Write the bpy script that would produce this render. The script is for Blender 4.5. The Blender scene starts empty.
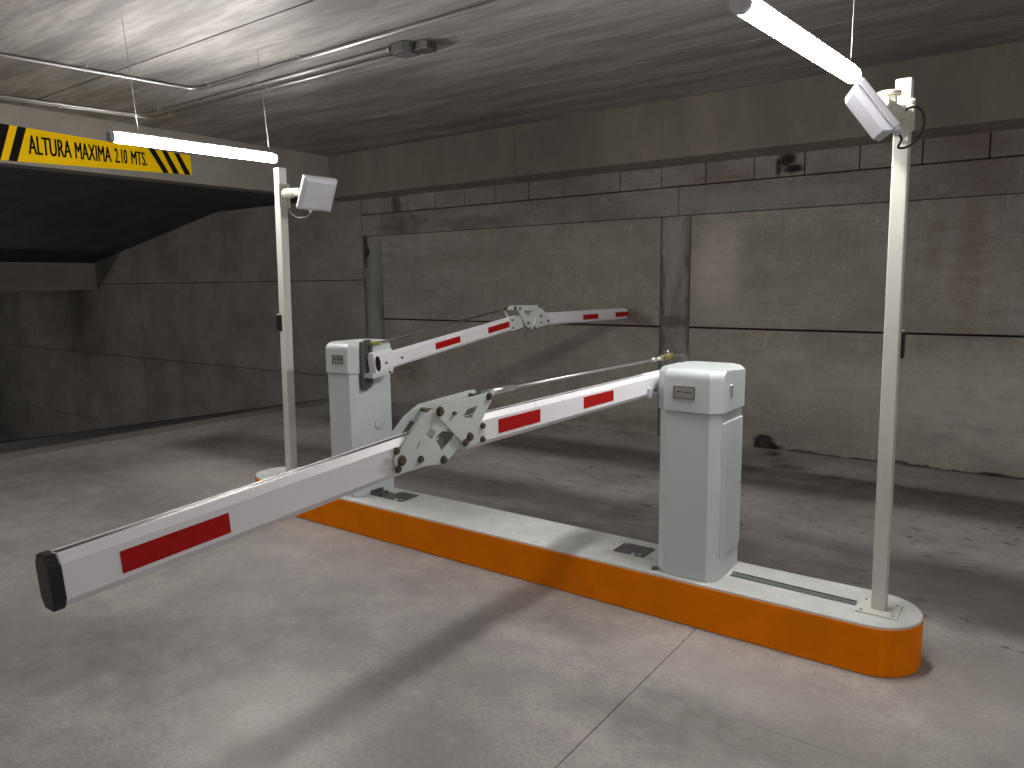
import bpy, bmesh, math, random
from mathutils import Vector, Matrix
from mathutils.geometry import tessellate_polygon
random.seed(7)
C = bpy.context.scene.collection
S = bpy.context.scene

# ------------------------------------------------------------------ camera, world, exposure
cam = bpy.data.objects.new('camera', bpy.data.cameras.new('camera'))
C.objects.link(cam)
F, YAW, PITCH, ROLL = 735.11, math.radians(126.1884), math.radians(7.9052), math.radians(-0.682)
fw = Vector((math.cos(YAW)*math.cos(PITCH), math.sin(YAW)*math.cos(PITCH), -math.sin(PITCH)))
r0 = Vector((math.sin(YAW), -math.cos(YAW), 0)); u0 = r0.cross(fw)
rt = r0*math.cos(ROLL)+u0*math.sin(ROLL); up = u0*math.cos(ROLL)-r0*math.sin(ROLL)
M = Matrix((rt, up, -fw)).transposed().to_4x4(); M.translation = Vector((0, 0, 1.6))
cam.matrix_world = M
cam.data.sensor_width = 36; cam.data.lens = F/1024*36; cam.data.clip_start = .02
S.camera = cam
w = bpy.data.worlds.new('world'); S.world = w; w.use_nodes = True
w.node_tree.nodes['Background'].inputs[0].default_value = (.8, .85, 1, 1)
w.node_tree.nodes['Background'].inputs[1].default_value = .02
S.view_settings.view_transform = 'Standard'; S.view_settings.look = 'None'
S.view_settings.gamma = 1; S.view_settings.exposure = 3.08; S.view_settings.use_curve_mapping = False
LAMP = 17.0          # radiance of the lit tube diffusers

# ------------------------------------------------------------------ materials
def newmat(name):
    m = bpy.data.materials.new(name); m.use_nodes = True
    nt = m.node_tree; nt.nodes.clear()
    o = nt.nodes.new('ShaderNodeOutputMaterial'); b = nt.nodes.new('ShaderNodeBsdfPrincipled')
    nt.links.new(b.outputs[0], o.inputs[0])
    return m, nt, b
class NB:
    """small node builder"""
    def __init__(s, nt): s.nt = nt
    def n(s, t, **k):
        x = s.nt.nodes.new(t)
        for a, v in k.items(): setattr(x, a, v)
        return x
    def l(s, a, b): s.nt.links.new(a, b)
    def setin(s, node, i, v):
        if hasattr(v, 'node'): s.l(v, node.inputs[i])
        else: node.inputs[i].default_value = v
    def math(s, op, a, b=0.0, clamp=False):
        x = s.n('ShaderNodeMath', operation=op, use_clamp=clamp); s.setin(x, 0, a); s.setin(x, 1, b); return x.outputs[0]
    def vmath(s, op, a, b):
        x = s.n('ShaderNodeVectorMath', operation=op); s.setin(x, 0, a); s.setin(x, 1, b)
        return x.outputs['Value'] if op == 'LENGTH' else x.outputs[0]
    def pos(s): return s.n('ShaderNodeNewGeometry').outputs['Position']
    def noise(s, vec, scale, detail=4, rough=.55, stretch=(1, 1, 1)):
        v = s.vmath('MULTIPLY', vec, tuple(stretch))
        x = s.n('ShaderNodeTexNoise'); s.l(v, x.inputs['Vector'])
        x.inputs['Scale'].default_value = scale; x.inputs['Detail'].default_value = detail; x.inputs['Roughness'].default_value = rough
        return x.outputs[0]
    def remap(s, v, a, b, c=0., d=1., smooth=True):
        x = s.n('ShaderNodeMapRange', interpolation_type='SMOOTHSTEP' if smooth else 'LINEAR')
        s.l(v, x.inputs[0])
        for i, q in enumerate((a, b, c, d)): x.inputs[i+1].default_value = q
        return x.outputs[0]
    def mix(s, f, a, b, mode='MIX'):
        x = s.n('ShaderNodeMix', data_type='RGBA', blend_type=mode)
        s.setin(x, 0, f)
        for i, v in ((6, a), (7, b)):
            if hasattr(v, 'node'): s.l(v, x.inputs[i])
            else: x.inputs[i].default_value = (*v, 1) if len(v) == 3 else v
        return x.outputs[2]
    def blob(s, vec, c, r, hard=.5):
        d = s.vmath('SUBTRACT', vec, tuple(c)); d = s.vmath('MULTIPLY', d, tuple(1/q for q in r))
        ln = s.vmath('LENGTH', d, (0, 0, 0))
        return s.remap(ln, 1, hard, 0, 1)

def concrete(name, base, var=.25, rough=.75, stretch=(1, 1, 1), stains_and_light=(), warp=.12, bump=.25, fine=.12, scale=1.3, extra=None, spec=.3, tint=.5, streak=0.):
    """stains: (centre, radii, hardness, colour, strength)"""
    m, nt, b = newmat(name); k = NB(nt); P = k.pos()
    big = k.noise(P, scale, 6, .6, stretch)
    med = k.noise(P, scale*5, 5, .65, stretch)
    fin = k.noise(P, 60, 3, .6)
    lo = tuple(c*(1-var) for c in base); hi = tuple(c*(1+var*.8) for c in base)
    col = k.mix(k.remap(big, .33, .67), lo, hi)
    col = k.mix(k.remap(med, .35, .75, 0, tint), col, tuple(c*(1-var*.9) for c in base))
    col = k.mix(k.remap(fin, .3, .7, 0, fine*2), col, tuple(c*.55 for c in base))
    if streak:
        h = k.noise(P, 3.2, 6, .7, (.5, .5, 7)); v_ = k.noise(P, 4.5, 5, .7, (5, 1.5, .35)); g = k.noise(P, 9, 6, .75)
        col = k.mix(k.remap(h, .52, .72, 0, streak*.8), col, tuple(c*.55 for c in base))
        col = k.mix(k.remap(v_, .55, .75, 0, streak*.8), col, tuple(c*.6 for c in base))
        col = k.mix(k.remap(v_, .42, .30, 0, streak*.5), col, tuple(min(1, c*1.35) for c in base))
        col = k.mix(k.remap(g, .52, .72, 0, streak), col, tuple(c*.62 for c in base))
        col = k.mix(k.remap(g, .46, .30, 0, streak*.7), col, tuple(min(1, c*1.25) for c in base))
    if stains_and_light or extra:
        wn = k.n('ShaderNodeTexNoise'); k.l(P, wn.inputs['Vector']); wn.inputs['Scale'].default_value = 5; wn.inputs['Detail'].default_value = 5
        off = k.vmath('MULTIPLY', k.vmath('SUBTRACT', wn.outputs['Color'], (.5, .5, .5)), (warp*2,)*3)
        Q = k.vmath('ADD', P, off)
        if extra: col = extra(k, P, Q, col)
        for c, r, h, cc, st in stains_and_light:
            f = k.math('MULTIPLY', k.blob(Q, c, r, h), st)
            f = k.math('MULTIPLY', f, k.remap(med, .3, .62, .45 if st < .9 else .8, 1.0))
            col = k.mix(f, col, cc)
    k.l(col, b.inputs['Base Color'])
    b.inputs['Specular IOR Level'].default_value = spec
    k.l(k.remap(med, .3, .7, rough-.08, min(1, rough+.1)), b.inputs['Roughness'])
    bp = k.n('ShaderNodeBump'); bp.inputs['Strength'].default_value = bump; bp.inputs['Distance'].default_value = .004
    k.l(k.math('ADD', k.math('MULTIPLY', fin, .5), med), bp.inputs['Height']); k.l(bp.outputs[0], b.inputs['Normal'])
    return m

def paint(name, col, rough=.35, metal=0., var=.06, spec=.5, coat=0., scale=9, bump=0.):
    m, nt, b = newmat(name); k = NB(nt); P = k.pos()
    n = k.noise(P, scale, 5, .6)
    c = k.mix(k.remap(n, .3, .7), tuple(x*(1-var) for x in col), tuple(min(1, x*(1+var*.6)) for x in col))
    k.l(c, b.inputs['Base Color']); b.inputs['Metallic'].default_value = metal
    k.l(k.remap(n, .3, .7, max(.03, rough-.05), rough+.05), b.inputs['Roughness'])
    b.inputs['Specular IOR Level'].default_value = spec; b.inputs['Coat Weight'].default_value = coat
    if bump:
        bp = k.n('ShaderNodeBump'); bp.inputs['Strength'].default_value = bump; bp.inputs['Distance'].default_value = .003
        k.l(k.noise(P, 45, 4), bp.inputs['Height']); k.l(bp.outputs[0], b.inputs['Normal'])
    return m

DARK = (.012, .011, .010)
def floor_extra(k, P, Q, col):
    sep = k.n('ShaderNodeSeparateXYZ'); k.l(Q, sep.inputs[0]); X, Y, Z = sep.outputs
    st = k.noise(P, 1.1, 6, .7, (.35, 1.6, 1))
    sp = k.noise(P, 7.5, 4, .7, (.8, 1.8, 1))
    def band(y, hw, soft, strength, x0=None, x1=None):
        nonlocal col
        d = k.math('ABSOLUTE', k.math('SUBTRACT', Y, y))
        f = k.remap(d, hw+soft, hw-soft, 0, strength)
        if x0 is not None: f = k.math('MULTIPLY', f, k.remap(X, x0-.25, x0+.25))
        if x1 is not None: f = k.math('MULTIPLY', f, k.remap(X, x1+.4, x1-.4))
        f = k.math('MULTIPLY', f, k.remap(st, .3, .6, .6, 1))
        col = k.mix(f, col, (.045, .041, .040))
    band(5.93, .33, .14, .80, -7.0)      # wheel tracks of the far lane
    band(6.12, .10, .08, .45, -2.6)
    band(4.28, .42, .18, .72, -7.2, .8)
    band(2.65, .5, .35, .34, -7.5, -3.9)
    band(.2, .35, .3, .25)
    # oily spots in the far lane
    f = k.math('MULTIPLY', k.remap(sp, .60, .66, 0, .8), k.remap(Y, 3.5, 3.7)); f = k.math('MULTIPLY', f, k.remap(Y, 6.2, 6.0))
    f = k.math('MULTIPLY', f, k.remap(X, -4.4, -3.2))
    col = k.mix(f, col, (.03, .028, .027))
    return col

MT = {}
MT['floor'] = concrete('floor_concrete', (.36, .338, .328), .30, .50, (1, 1.15, 1), warp=.06, bump=.3, fine=.22, scale=1.1, spec=.45, streak=.5, extra=floor_extra, stains_and_light=(
    ((-2.3, 1.55, 0), (.55, .40, .5), .2, (.46, .44, .42), .55),  # bright lamp reflection painted into the floor colour
    ((-2.0, 1.25, 0), (.40, .20, .5), .2, (.50, .48, .46), .6),  # nearer part of the same painted reflection
    ((-3.1, 1.5, 0), (.8, .5, .5), .2, (.10, .092, .088), .45),
    ((-2.75, 2.0, 0), (.45, .45, .5), .3, (.12, .11, .105), .30),
    ((-1.7, 2.8, 0), (.5, .2, .5), .2, (.14, .125, .115), .5),
    ((-1.0, 2.75, 0), (.9, .25, .5), .3, (.36, .33, .31), .45),
    ((-.15, 3.2, 0), (.25, .55, .5), .4, (.37, .35, .33), .5),
    ((-.95, 2.35, 0), (.7, .3, .5), .3, (.11, .105, .10), .45),
    ((-.1, 2.55, 0), (.6, .35, .5), .3, (.22, .205, .195), .4),
    ((.2, 4.1, 0), (1.0, .6, .5), .3, (.12, .11, .108), .4),
    ((-4.6, 3.55, 0), (1.6, .5, .5), .3, (.36, .33, .31), .35),
    ((-7.6, 3.6, 0), (.3, 2.8, .5), .3, (.36, .34, .32), .4),
    ((-5.6, 3.4, 0), (1.3, .6, .5), .3, (.33, .31, .29), .4),
    ((-1.98, 6.8, 0), (.10, .2, .5), .3, DARK, .8),
    ((-1.86, 6.55, 0), (.10, .16, .5), .3, DARK, .75),
    ((-1.72, 6.35, 0), (.25, .12, .5), .3, DARK, .7),
    ((-1.2, 6.2, 0), (.7, .07, .5), .3, DARK, .6)))
MT['floor_edge'] = concrete('floor_edge_concrete', (.27, .25, .235), .25, .6, (1, .6, 1), bump=.2)
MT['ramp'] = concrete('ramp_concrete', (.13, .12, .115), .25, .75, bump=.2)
wl = dict(stretch=(.8, 1, 1.5), warp=.06, bump=.35, fine=.25, streak=.75)
MT['panel'] = concrete('wall_panel_concrete', (.35, .322, .292), .22, .85, **wl, stains_and_light=(
    ((-2.62, 6.95, 1.72), (.36, .3, .52), .35, (.50, .455, .405), .75),
    ((-2.5, 6.95, 1.35), (.55, .3, .25), .3, (.37, .34, .31), .55),
    ((-2.05, 6.95, 1.72), (.2, .3, .12), .3, (.33, .31, .28), .5),
    ((-.55, 6.95, 1.7), (.14, .3, .75), .3, (.20, .13, .105), .5),
    ((-.8, 6.95, 1.9), (.10, .3, .5), .3, (.20, .14, .115), .35),
    ((-.12, 6.95, 1.3), (.28, .3, .25), .4, (.34, .33, .31), .5),
    ((-1.2, 6.95, 1.6), (.6, .3, .25), .2, (.30, .28, .26), .4),
    ((-3.5, 6.95, 1.22), (.25, .3, .12), .3, (.10, .06, .05), .65),
    ((-6.3, 6.95, 1.4), (.9, .3, .4), .2, (.15, .142, .13), .5),
    ((-6.7, 6.95, .5), (.45, .3, .35), .2, (.11, .085, .065), .6),
    ((-3.9, 6.95, .1), (2.0, .3, .10), .2, (.13, .10, .09), .5),
    ((.2, 6.95, .55), (2.2, .3, .62), .3, (.54, .51, .48), .62),
    ((-1.9, 6.95, .75), (1.0, .3, .35), .3, (.46, .43, .40), .35),
    ((-2.13, 6.95, .085), (.13, .3, .05), .4, DARK, .97),
    ((-2.06, 6.95, .03), (.17, .3, .05), .4, DARK, .97),
    ((-2.18, 6.95, .02), (.05, .3, .09), .4, DARK, .97),
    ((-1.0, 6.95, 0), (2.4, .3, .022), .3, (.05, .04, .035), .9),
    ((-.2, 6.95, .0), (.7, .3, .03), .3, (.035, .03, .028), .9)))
MT['band'] = concrete('wall_band_concrete', (.285, .27, .258), .24, .85, **wl, stains_and_light=(
    ((-6.8, 6.95, 2.35), (.6, .3, .2), .3, (.07, .063, .058), .7),
    ((-5.6, 6.95, 2.3), (.8, .3, .12), .3, (.11, .10, .095), .5),
    ((-2.2, 6.95, 2.35), (1.3, .3, .12), .2, (.29, .28, .275), .5),
    ((-.5, 6.95, 2.4), (.3, .3, .3), .3, (.19, .12, .10), .45),
    ((-3.2, 6.95, 2.35), (.6, .3, .15), .3, (.27, .26, .255), .5)))
MT['block'] = concrete('wall_block_concrete', (.29, .27, .252), .28, .88, **wl, stains_and_light=(
    ((-2.0, 6.95, 2.66), (.10, .3, .09), .4, DARK, .97),
    ((-1.95, 6.95, 2.57), (.12, .3, .05), .4, DARK, .97),
    ((-2.08, 6.95, 2.60), (.04, .3, .10), .4, DARK, .95),
    ((-2.6, 6.95, 2.56), (.5, .3, .05), .3, (.20, .11, .09), .6),
    ((-.55, 6.95, 2.66), (.3, .3, .14), .3, (.20, .12, .10), .5),
    ((-6.9, 6.95, 2.6), (.12, .3, .2), .3, (.03, .027, .025), .8)))
MT['pilaster'] = concrete('pilaster_concrete', (.27, .265, .262), .35, .85, (2.2, 1, .6), warp=.1, bump=.35, fine=.16, scale=2.2, stains_and_light=(
    ((-3.05, 6.95, 1.9), (.07, .3, .45), .4, (.34, .33, .32), .6),
    ((-3.05, 6.95, 1.18), (.22, .3, .10), .3, (.09, .055, .05), .7),
    ((-3.2, 6.95, 1.2), (.05, .3, 1.2), .3, (.07, .065, .065), .8),
    ((-2.9, 6.95, 1.2), (.05, .3, 1.2), .3, (.07, .065, .065), .7),
    ((-7.5, 6.95, 2.1), (.06, .3, .35), .5, DARK, .95),
    ((-7.55, 6.95, 1.2), (.05, .3, 1.1), .3, (.05, .045, .042), .8),
    ((-7.2, 6.95, 1.0), (.05, .3, 1.0), .3, (.05, .045, .042), .7),
    ((-7.35, 6.95, 2.5), (.12, .3, .2), .5, (.30, .28, .265), .6)))
MT['joint'] = concrete('joint_mortar', (.02, .018, .016), .3, .95, bump=.3)
MT['far_panel'] = concrete('ramp_wall_concrete', (.30, .277, .26), .25, .85, (.9, 1, 1.1), warp=.15, bump=.25, stains_and_light=(
    ((-18.5, 6.95, -1.4), (1.5, .3, .35), .3, (.24, .22, .2), .6),))
MT['beam'] = concrete('beam_concrete', (.235, .207, .18), .16, .8, (1.4, 1, .7), bump=.2, scale=1.6)
MT['sign_beam'] = concrete('sign_beam_concrete', (.30, .275, .245), .14, .8, bump=.2)
MT['plank'] = concrete('ceiling_concrete', (.38, .362, .352), .40, .52, (.45, 3.0, 1), bump=.25, fine=.12, scale=1.5, spec=.5, tint=.7, stains_and_light=(
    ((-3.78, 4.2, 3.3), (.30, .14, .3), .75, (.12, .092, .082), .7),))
MT['lintel'] = concrete('lintel_concrete', (.34, .31, .285), .15, .85)
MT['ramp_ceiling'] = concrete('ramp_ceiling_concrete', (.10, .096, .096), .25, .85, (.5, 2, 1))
MT['island_top'] = concrete('island_top_concrete', (.58, .595, .59), .16, .7, bump=.3, fine=.1, scale=2.5, stains_and_light=(
    ((-1.62, 3.22, .215), (.22, .10, .2), .3, (.30, .27, .24), .5),))
MT['orange'] = paint('orange_kerb_paint', (.80, .20, .0), .6, var=.08, scale=5, bump=.25, spec=.08)
MT['cabinet'] = paint('pale_grey_powder_coat', (.55, .60, .62), .34, var=.012, spec=.45, scale=2)
MT['plate'] = paint('pale_green_grey_steel', (.56, .61, .60), .42, var=.015, scale=3)
MT['boom'] = paint('white_boom_aluminium', (.78, .78, .82), .32, var=.004, scale=2, spec=.5)
MT['red'] = paint('red_reflective_film', (.40, .006, .006), .5, var=.10, scale=60, spec=.2)
MT['black'] = paint('black_rubber', (.010, .010, .012), .40, var=.2)
MT['gunmetal'] = paint('dark_grey_cast_steel', (.13, .127, .125), .45, .5, var=.2)
MT['steel'] = paint('brushed_steel', (.6, .6, .6), .32, .85, var=.01, scale=1)
MT['zinc'] = paint('galvanised_conduit', (.5, .5, .5), .36, .9, var=.01, scale=1)
MT['boltm'] = paint('bronze_bolt_steel', (.20, .165, .13), .4, .8, var=.2)
MT['brass'] = paint('yellow_zinc_brass', (.55, .52, .18), .35, .7, var=.2)
MT['post'] = paint('cream_painted_post', (.60, .605, .56), .45, var=.02, scale=4)
MT['white_plastic'] = paint('white_plastic', (.56, .56, .63), .4, var=.03)
MT['cream_plastic'] = paint('cream_cast_bracket', (.60, .60, .52), .5, var=.06)
MT['slot'] = paint('green_slot_lining', (.035, .07, .035), .6, var=.3)
MT['hatch'] = paint('galvanised_cover_plate', (.20, .195, .20), .45, .5, var=.25, scale=25)
MT['label_plate'] = paint('metal_nameplate', (.36, .355, .33), .4, .4, var=.1)
MT['yellow'] = paint('yellow_sign_paint', (.95, .60, .0), .6, var=.03, spec=.1)
MT['signblack'] = paint('black_sign_paint', (.010, .009, .009), .8, spec=.1)
MT['cable'] = paint('black_cable', (.01, .01, .01), .4)
MT['lamp_body'] = paint('grey_lamp_end', (.30, .31, .33), .4)
MT['device_light'] = paint('pale_device_trim', (.7, .75, .72), .4)
def emission():
    m, nt, b = newmat('lit_tube_diffuser')
    b.inputs['Base Color'].default_value = (.9, .9, .9, 1)
    b.inputs['Emission Color'].default_value = (1.0, .965, .92, 1)
    b.inputs['Emission Strength'].default_value = LAMP
    return m
MT['lit'] = emission()

# ------------------------------------------------------------------ builders
ORG = {}
def thing(name, loc, label=None, cat=None, group=None):
    o = bpy.data.objects.new(name, None); C.objects.link(o); o.location = loc; o.empty_display_size = .1
    ORG[o.name] = Vector(loc)
    if label: o['label'] = label
    if cat: o['category'] = cat
    if group: o['group'] = group
    return o
def link(name, me, mat, parent=None, smooth=False, bevel=0, seg=2, label=None):
    """mesh written in world coordinates; it is moved to the frame of its parent here"""
    o = bpy.data.objects.new(name, me); C.objects.link(o)
    if isinstance(mat, str): mat = MT[mat]
    me.materials.append(mat)
    if parent is not None:
        org = ORG[parent.name]; me.transform(Matrix.Translation(-org)); o.parent = parent
        ORG[o.name] = org
    else:
        ORG[o.name] = Vector((0, 0, 0))
    if smooth:
        for p in me.polygons: p.use_smooth = True
    if bevel:
        b = o.modifiers.new('bevel', 'BEVEL'); b.width = bevel; b.segments = seg; b.limit_method = 'ANGLE'; b.angle_limit = math.radians(40)
    if label: o['label'] = label
    return o
def bm_mesh(bm, name='m'):
    bmesh.ops.recalc_face_normals(bm, faces=bm.faces)
    me = bpy.data.meshes.new(name); bm.to_mesh(me); bm.free(); return me
def box_bm(bm, x0, x1, y0, y1, z0, z1):
    v = [bm.verts.new((x, y, z)) for x in (x0, x1) for y in (y0, y1) for z in (z0, z1)]
    for f in ((0, 1, 3, 2), (4, 6, 7, 5), (0, 4, 5, 1), (2, 3, 7, 6), (0, 2, 6, 4), (1, 5, 7, 3)): bm.faces.new([v[i] for i in f])
    return v
def box(name, x0, x1, y0, y1, z0, z1, mat, parent=None, bevel=0, label=None, seg=2):
    bm = bmesh.new(); box_bm(bm, x0, x1, y0, y1, z0, z1)
    return link(name, bm_mesh(bm), mat, parent, bevel=bevel, label=label, seg=seg)
def prism_bm(bm, pts, f0, f1, holes=()):
    """pts: 2-D outline; f0, f1 map (a, b) to the two end faces; holes: 2-D outlines"""
    loops = [list(pts)]+[list(h) for h in holes]
    flat = [p for l in loops for p in l]
    A = [bm.verts.new(f0(*p)) for p in flat]; B = [bm.verts.new(f1(*p)) for p in flat]
    if len(loops) == 1: bm.faces.new(A); bm.faces.new(B[::-1])
    else:
        for t in tessellate_polygon([[Vector((a, b, 0)) for a, b in l] for l in loops]):
            bm.faces.new([A[i] for i in t]); bm.faces.new([B[i] for i in reversed(t)])
    i = 0
    for l in loops:
        n = len(l)
        for j in range(n):
            a, b = i+j, i+(j+1) % n
            bm.faces.new((A[a], A[b], B[b], B[a]))
        i += n
def plateX(name, pts, x0, x1, mat, parent, holes=(), bevel=0, label=None):
    bm = bmesh.new(); prism_bm(bm, pts, lambda a, b: (x0, a, b), lambda a, b: (x1, a, b), holes)
    return link(name, bm_mesh(bm), mat, parent, bevel=bevel, label=label)
def plateZ(name, pts, z0, z1, mat, parent=None, holes=(), bevel=0, label=None, seg=2):
    bm = bmesh.new(); prism_bm(bm, pts, lambda a, b: (a, b, z0), lambda a, b: (a, b, z1), holes)
    return link(name, bm_mesh(bm), mat, parent, bevel=bevel, label=label, seg=seg)
def frame(d):
    d = Vector(d).normalized(); a = Vector((0, 0, 1)) if abs(d.z) < .9 else Vector((1, 0, 0))
    s = d.cross(a).normalized(); return d, s, s.cross(d)
def tube_bm(bm, pts, r, n=12, caps=True):
    pts = [Vector(p) for p in pts]; rings = []
    for i, p in enumerate(pts):
        if i == 0: d = pts[1]-p
        elif i == len(pts)-1: d = p-pts[i-1]
        else: d = (pts[i+1]-p).normalized()+(p-pts[i-1]).normalized()
        d, s, t = frame(d)
        if i:   # keep the ring turned as the one before
            s = (ps-d*ps.dot(d)).normalized(); t = s.cross(d)*-1 if False else d.cross(s)*-1
            t = s.cross(d)
        ps = s
        rr = r[i] if isinstance(r, (list, tuple)) else r
        rings.append([bm.verts.new(p+(s*math.cos(a)+t*math.sin(a))*rr) for a in (2*math.pi*j/n for j in range(n))])
    for a, b in zip(rings, rings[1:]):
        for j in range(n): bm.faces.new((a[j], a[(j+1) % n], b[(j+1) % n], b[j]))
    if caps: bm.faces.new(rings[0]); bm.faces.new(rings[-1][::-1])
def tube(name, pts, r, mat, parent=None, n=12, smooth=True, label=None):
    bm = bmesh.new(); tube_bm(bm, pts, r, n)
    o = link(name, bm_mesh(bm), mat, parent, label=label)
    if smooth:
        for p in o.data.polygons: p.use_smooth = len(p.vertices) == 4
    return o
def arc(c, a, b, n=8):
    """quarter bend from a to b around the corner point c"""
    a, b, c = Vector(a), Vector(b), Vector(c)
    return [(a*(1-t)*(1-t)+c*2*t*(1-t)+b*t*t) for t in (i/n for i in range(n+1))]
def bolt(parent, x, y, z, r=.007, d=.010, sx=1, name='bolt', mat='boltm'):
    bm = bmesh.new()
    tube_bm(bm, [(x-sx*.0005, y, z), (x+sx*d*.35, y, z)], r*1.35, 12); tube_bm(bm, [(x+sx*d*.35, y, z), (x+sx*d, y, z)], r, 6)
    return link(name, bm_mesh(bm), mat, parent)
def structure(o): o['kind'] = 'structure'; return o

# ------------------------------------------------------------------ setting: floor
fl = structure(box('floor', -8.15, 9, -9, 7.15, -.20, -.004, 'joint'))
for x0, x1, y0, y1 in ((-7.845, -1.222, -9, 3.28), (-1.218, 9, 2.5007, 3.28), (-1.218, 9, -9, 2.4993), (-7.845, 9, 3.28, 6.95)):
    box('slab', x0, x1, y0, y1, -.004, 0, 'floor', fl)
box('edge_strip', -8.15, -7.853, -9, 6.95, -.004, 0, 'floor_edge', fl, label='paler concrete strip along the brink of the ramp')
def rz(x): return -.172*(-x-8.15)
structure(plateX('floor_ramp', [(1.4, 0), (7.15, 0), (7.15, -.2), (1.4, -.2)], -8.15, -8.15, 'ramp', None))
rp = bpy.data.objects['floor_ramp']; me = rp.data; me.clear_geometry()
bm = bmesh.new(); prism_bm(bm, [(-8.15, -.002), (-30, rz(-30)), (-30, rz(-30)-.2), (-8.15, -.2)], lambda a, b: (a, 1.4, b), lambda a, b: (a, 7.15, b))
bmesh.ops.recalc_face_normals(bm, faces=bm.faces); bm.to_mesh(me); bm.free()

# ------------------------------------------------------------------ setting: back wall
YW = 6.95
wb = structure(box('wall_back', -7.56, 9, YW+.03, YW+.25, -.2, 3.5, 'joint'))
def wp(name, x0, x1, z0, z1, mat, proud=0., par=None):
    return box(name, x0, x1, YW-proud, YW+.035, z0, z1, mat, par or wb, bevel=.004)
for x0, x1 in ((-7.19, -3.215), (-2.895, 1.40), (1.72, 5.70), (6.02, 9)):
    wp('panel', x0, x1, 0, 1.122, 'panel', .004); wp('panel', x0, x1, 1.140, 2.222, 'panel')
for x0, x1 in ((-7.545, -7.20), (-3.205, -2.905), (1.41, 1.71), (5.71, 6.01)):
    wp('pilaster', x0, x1, 0, 2.222, 'pilaster', -.006)
for x0, x1 in ((-7.55, -3.03), (-3.024, 1.5), (1.506, 9)): wp('lintel_band', x0, x1, 2.228, 2.500, 'band', .006)
xs = [-7.55, -7.12, -6.69, -6.23, -5.76, -5.30, -4.83, -4.36, -3.70+.02, -3.22, -2.76, -2.30, -1.85, -1.40, -.93, -.47, 0, .46, .92, 1.38, 1.84, 2.3, 2.76, 3.22]
for i, (a, b) in enumerate(zip(xs, xs[1:])):
    wp('block', a+.005, b-.005, 2.512, 2.712, 'block', random.uniform(-.006, .004))
# wall beside the ramp: square formwork panels
wr = structure(box('wall_ramp', -30, -7.56, YW+.03, YW+.25, -4.2, 3.5, 'joint'))
zs = [-4.1, -2.46, -1.09, .28, 1.65, 2.80]
xr = [-7.56, -9.40, -10.75, -12.17, -13.53, -15.06, -16.39, -17.73, -19.1, -20.45, -21.8, -23.2, -24.5, -26, -28, -30]
for a, b in zip(xr, xr[1:]):
    for z0, z1 in zip(zs, zs[1:]):
        if z1 < rz(a)-.3: continue
        box('panel', b+.006, a-.006, YW-random.uniform(-.004, .004), YW+.035, z0+.006, z1-.006, 'far_panel', wr)

# ------------------------------------------------------------------ setting: ceiling and beams
ce = structure(box('ceiling', -8.2, 9, -9, 7.2, 3.315, 3.5, 'joint'))
yb = [6.80, 6.62, 5.54, 4.33, 3.12, 1.91, .70, -.51, -1.72, -2.93, -4.14, -5.35, -6.56, -7.77, -9]
for a, b in zip(yb, yb[1:]):
    g_ = .010 if abs(a-3.12) < .01 or abs(b-3.12) < .01 else .005
    box('plank', -8.0, 9, b+g_, a-g_, 3.30+random.uniform(0, .002), 3.315, 'plank', ce)
t1 = structure(box('trim_1', -7.99, 9, 6.815, 6.945, 2.775, 3.315, 'joint')); t1['label'] = 'deep concrete beam running along the top of the back wall'
for a, b in ((-8.0, -4.903), (-4.897, 1.4), (1.406, 9)): plateX('beam_segment', [(6.80, 2.757), (6.985, 2.695), (6.985, 3.315), (6.80, 3.315)], a, b, 'beam', t1, bevel=.005)
t2 = structure(box('trim_2', -8.25, -8.0, -9, 6.98, 2.757, 3.33, 'sign_beam', bevel=.006)); t2['label'] = 'concrete cross beam that carries the yellow clearance sign'
bm = bmesh.new()
cp = [(-8.25, 2.765), (-10.9, 2.765), (-15.2, 2.06), (-30, 1.9), (-30, 2.1), (-15.2, 2.26), (-10.9, 2.965), (-8.25, 2.965)]
prism_bm(bm, cp, lambda a, b: (a, 1.4, b), lambda a, b: (a, 6.98, b))
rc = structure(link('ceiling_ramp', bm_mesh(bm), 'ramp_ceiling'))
t3 = structure(box('trim_3', -15.45, -15.1, 1.4, 6.94, 1.54, 2.06, 'lintel', bevel=.006)); t3['label'] = 'concrete lintel crossing the ramp beyond the sign'
bm = bmesh.new(); box_bm(bm, -15.3, -8.6, 5.0, 5.01, 2.7, 2.71); bm.free()
# shell outside the view
structure(box('wall_left', -8.25, -8.0, -9, 1.4, -.2, 2.757, 'beam'))
structure(box('wall_right', 9, 9.2, -9, 7.2, -.2, 3.5, 'lintel'))
structure(box('wall_front', -8.2, 9, -9.2, -9, -.2, 3.5, 'lintel'))
structure(box('wall_ramp_side', -30, -8.25, 1.2, 1.4, -4.2, 3.3, 'ramp_ceiling'))
structure(box('wall_ramp_end', -30.2, -30, 1.2, 7.2, -4.2, 3.3, 'ramp_ceiling'))

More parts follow.
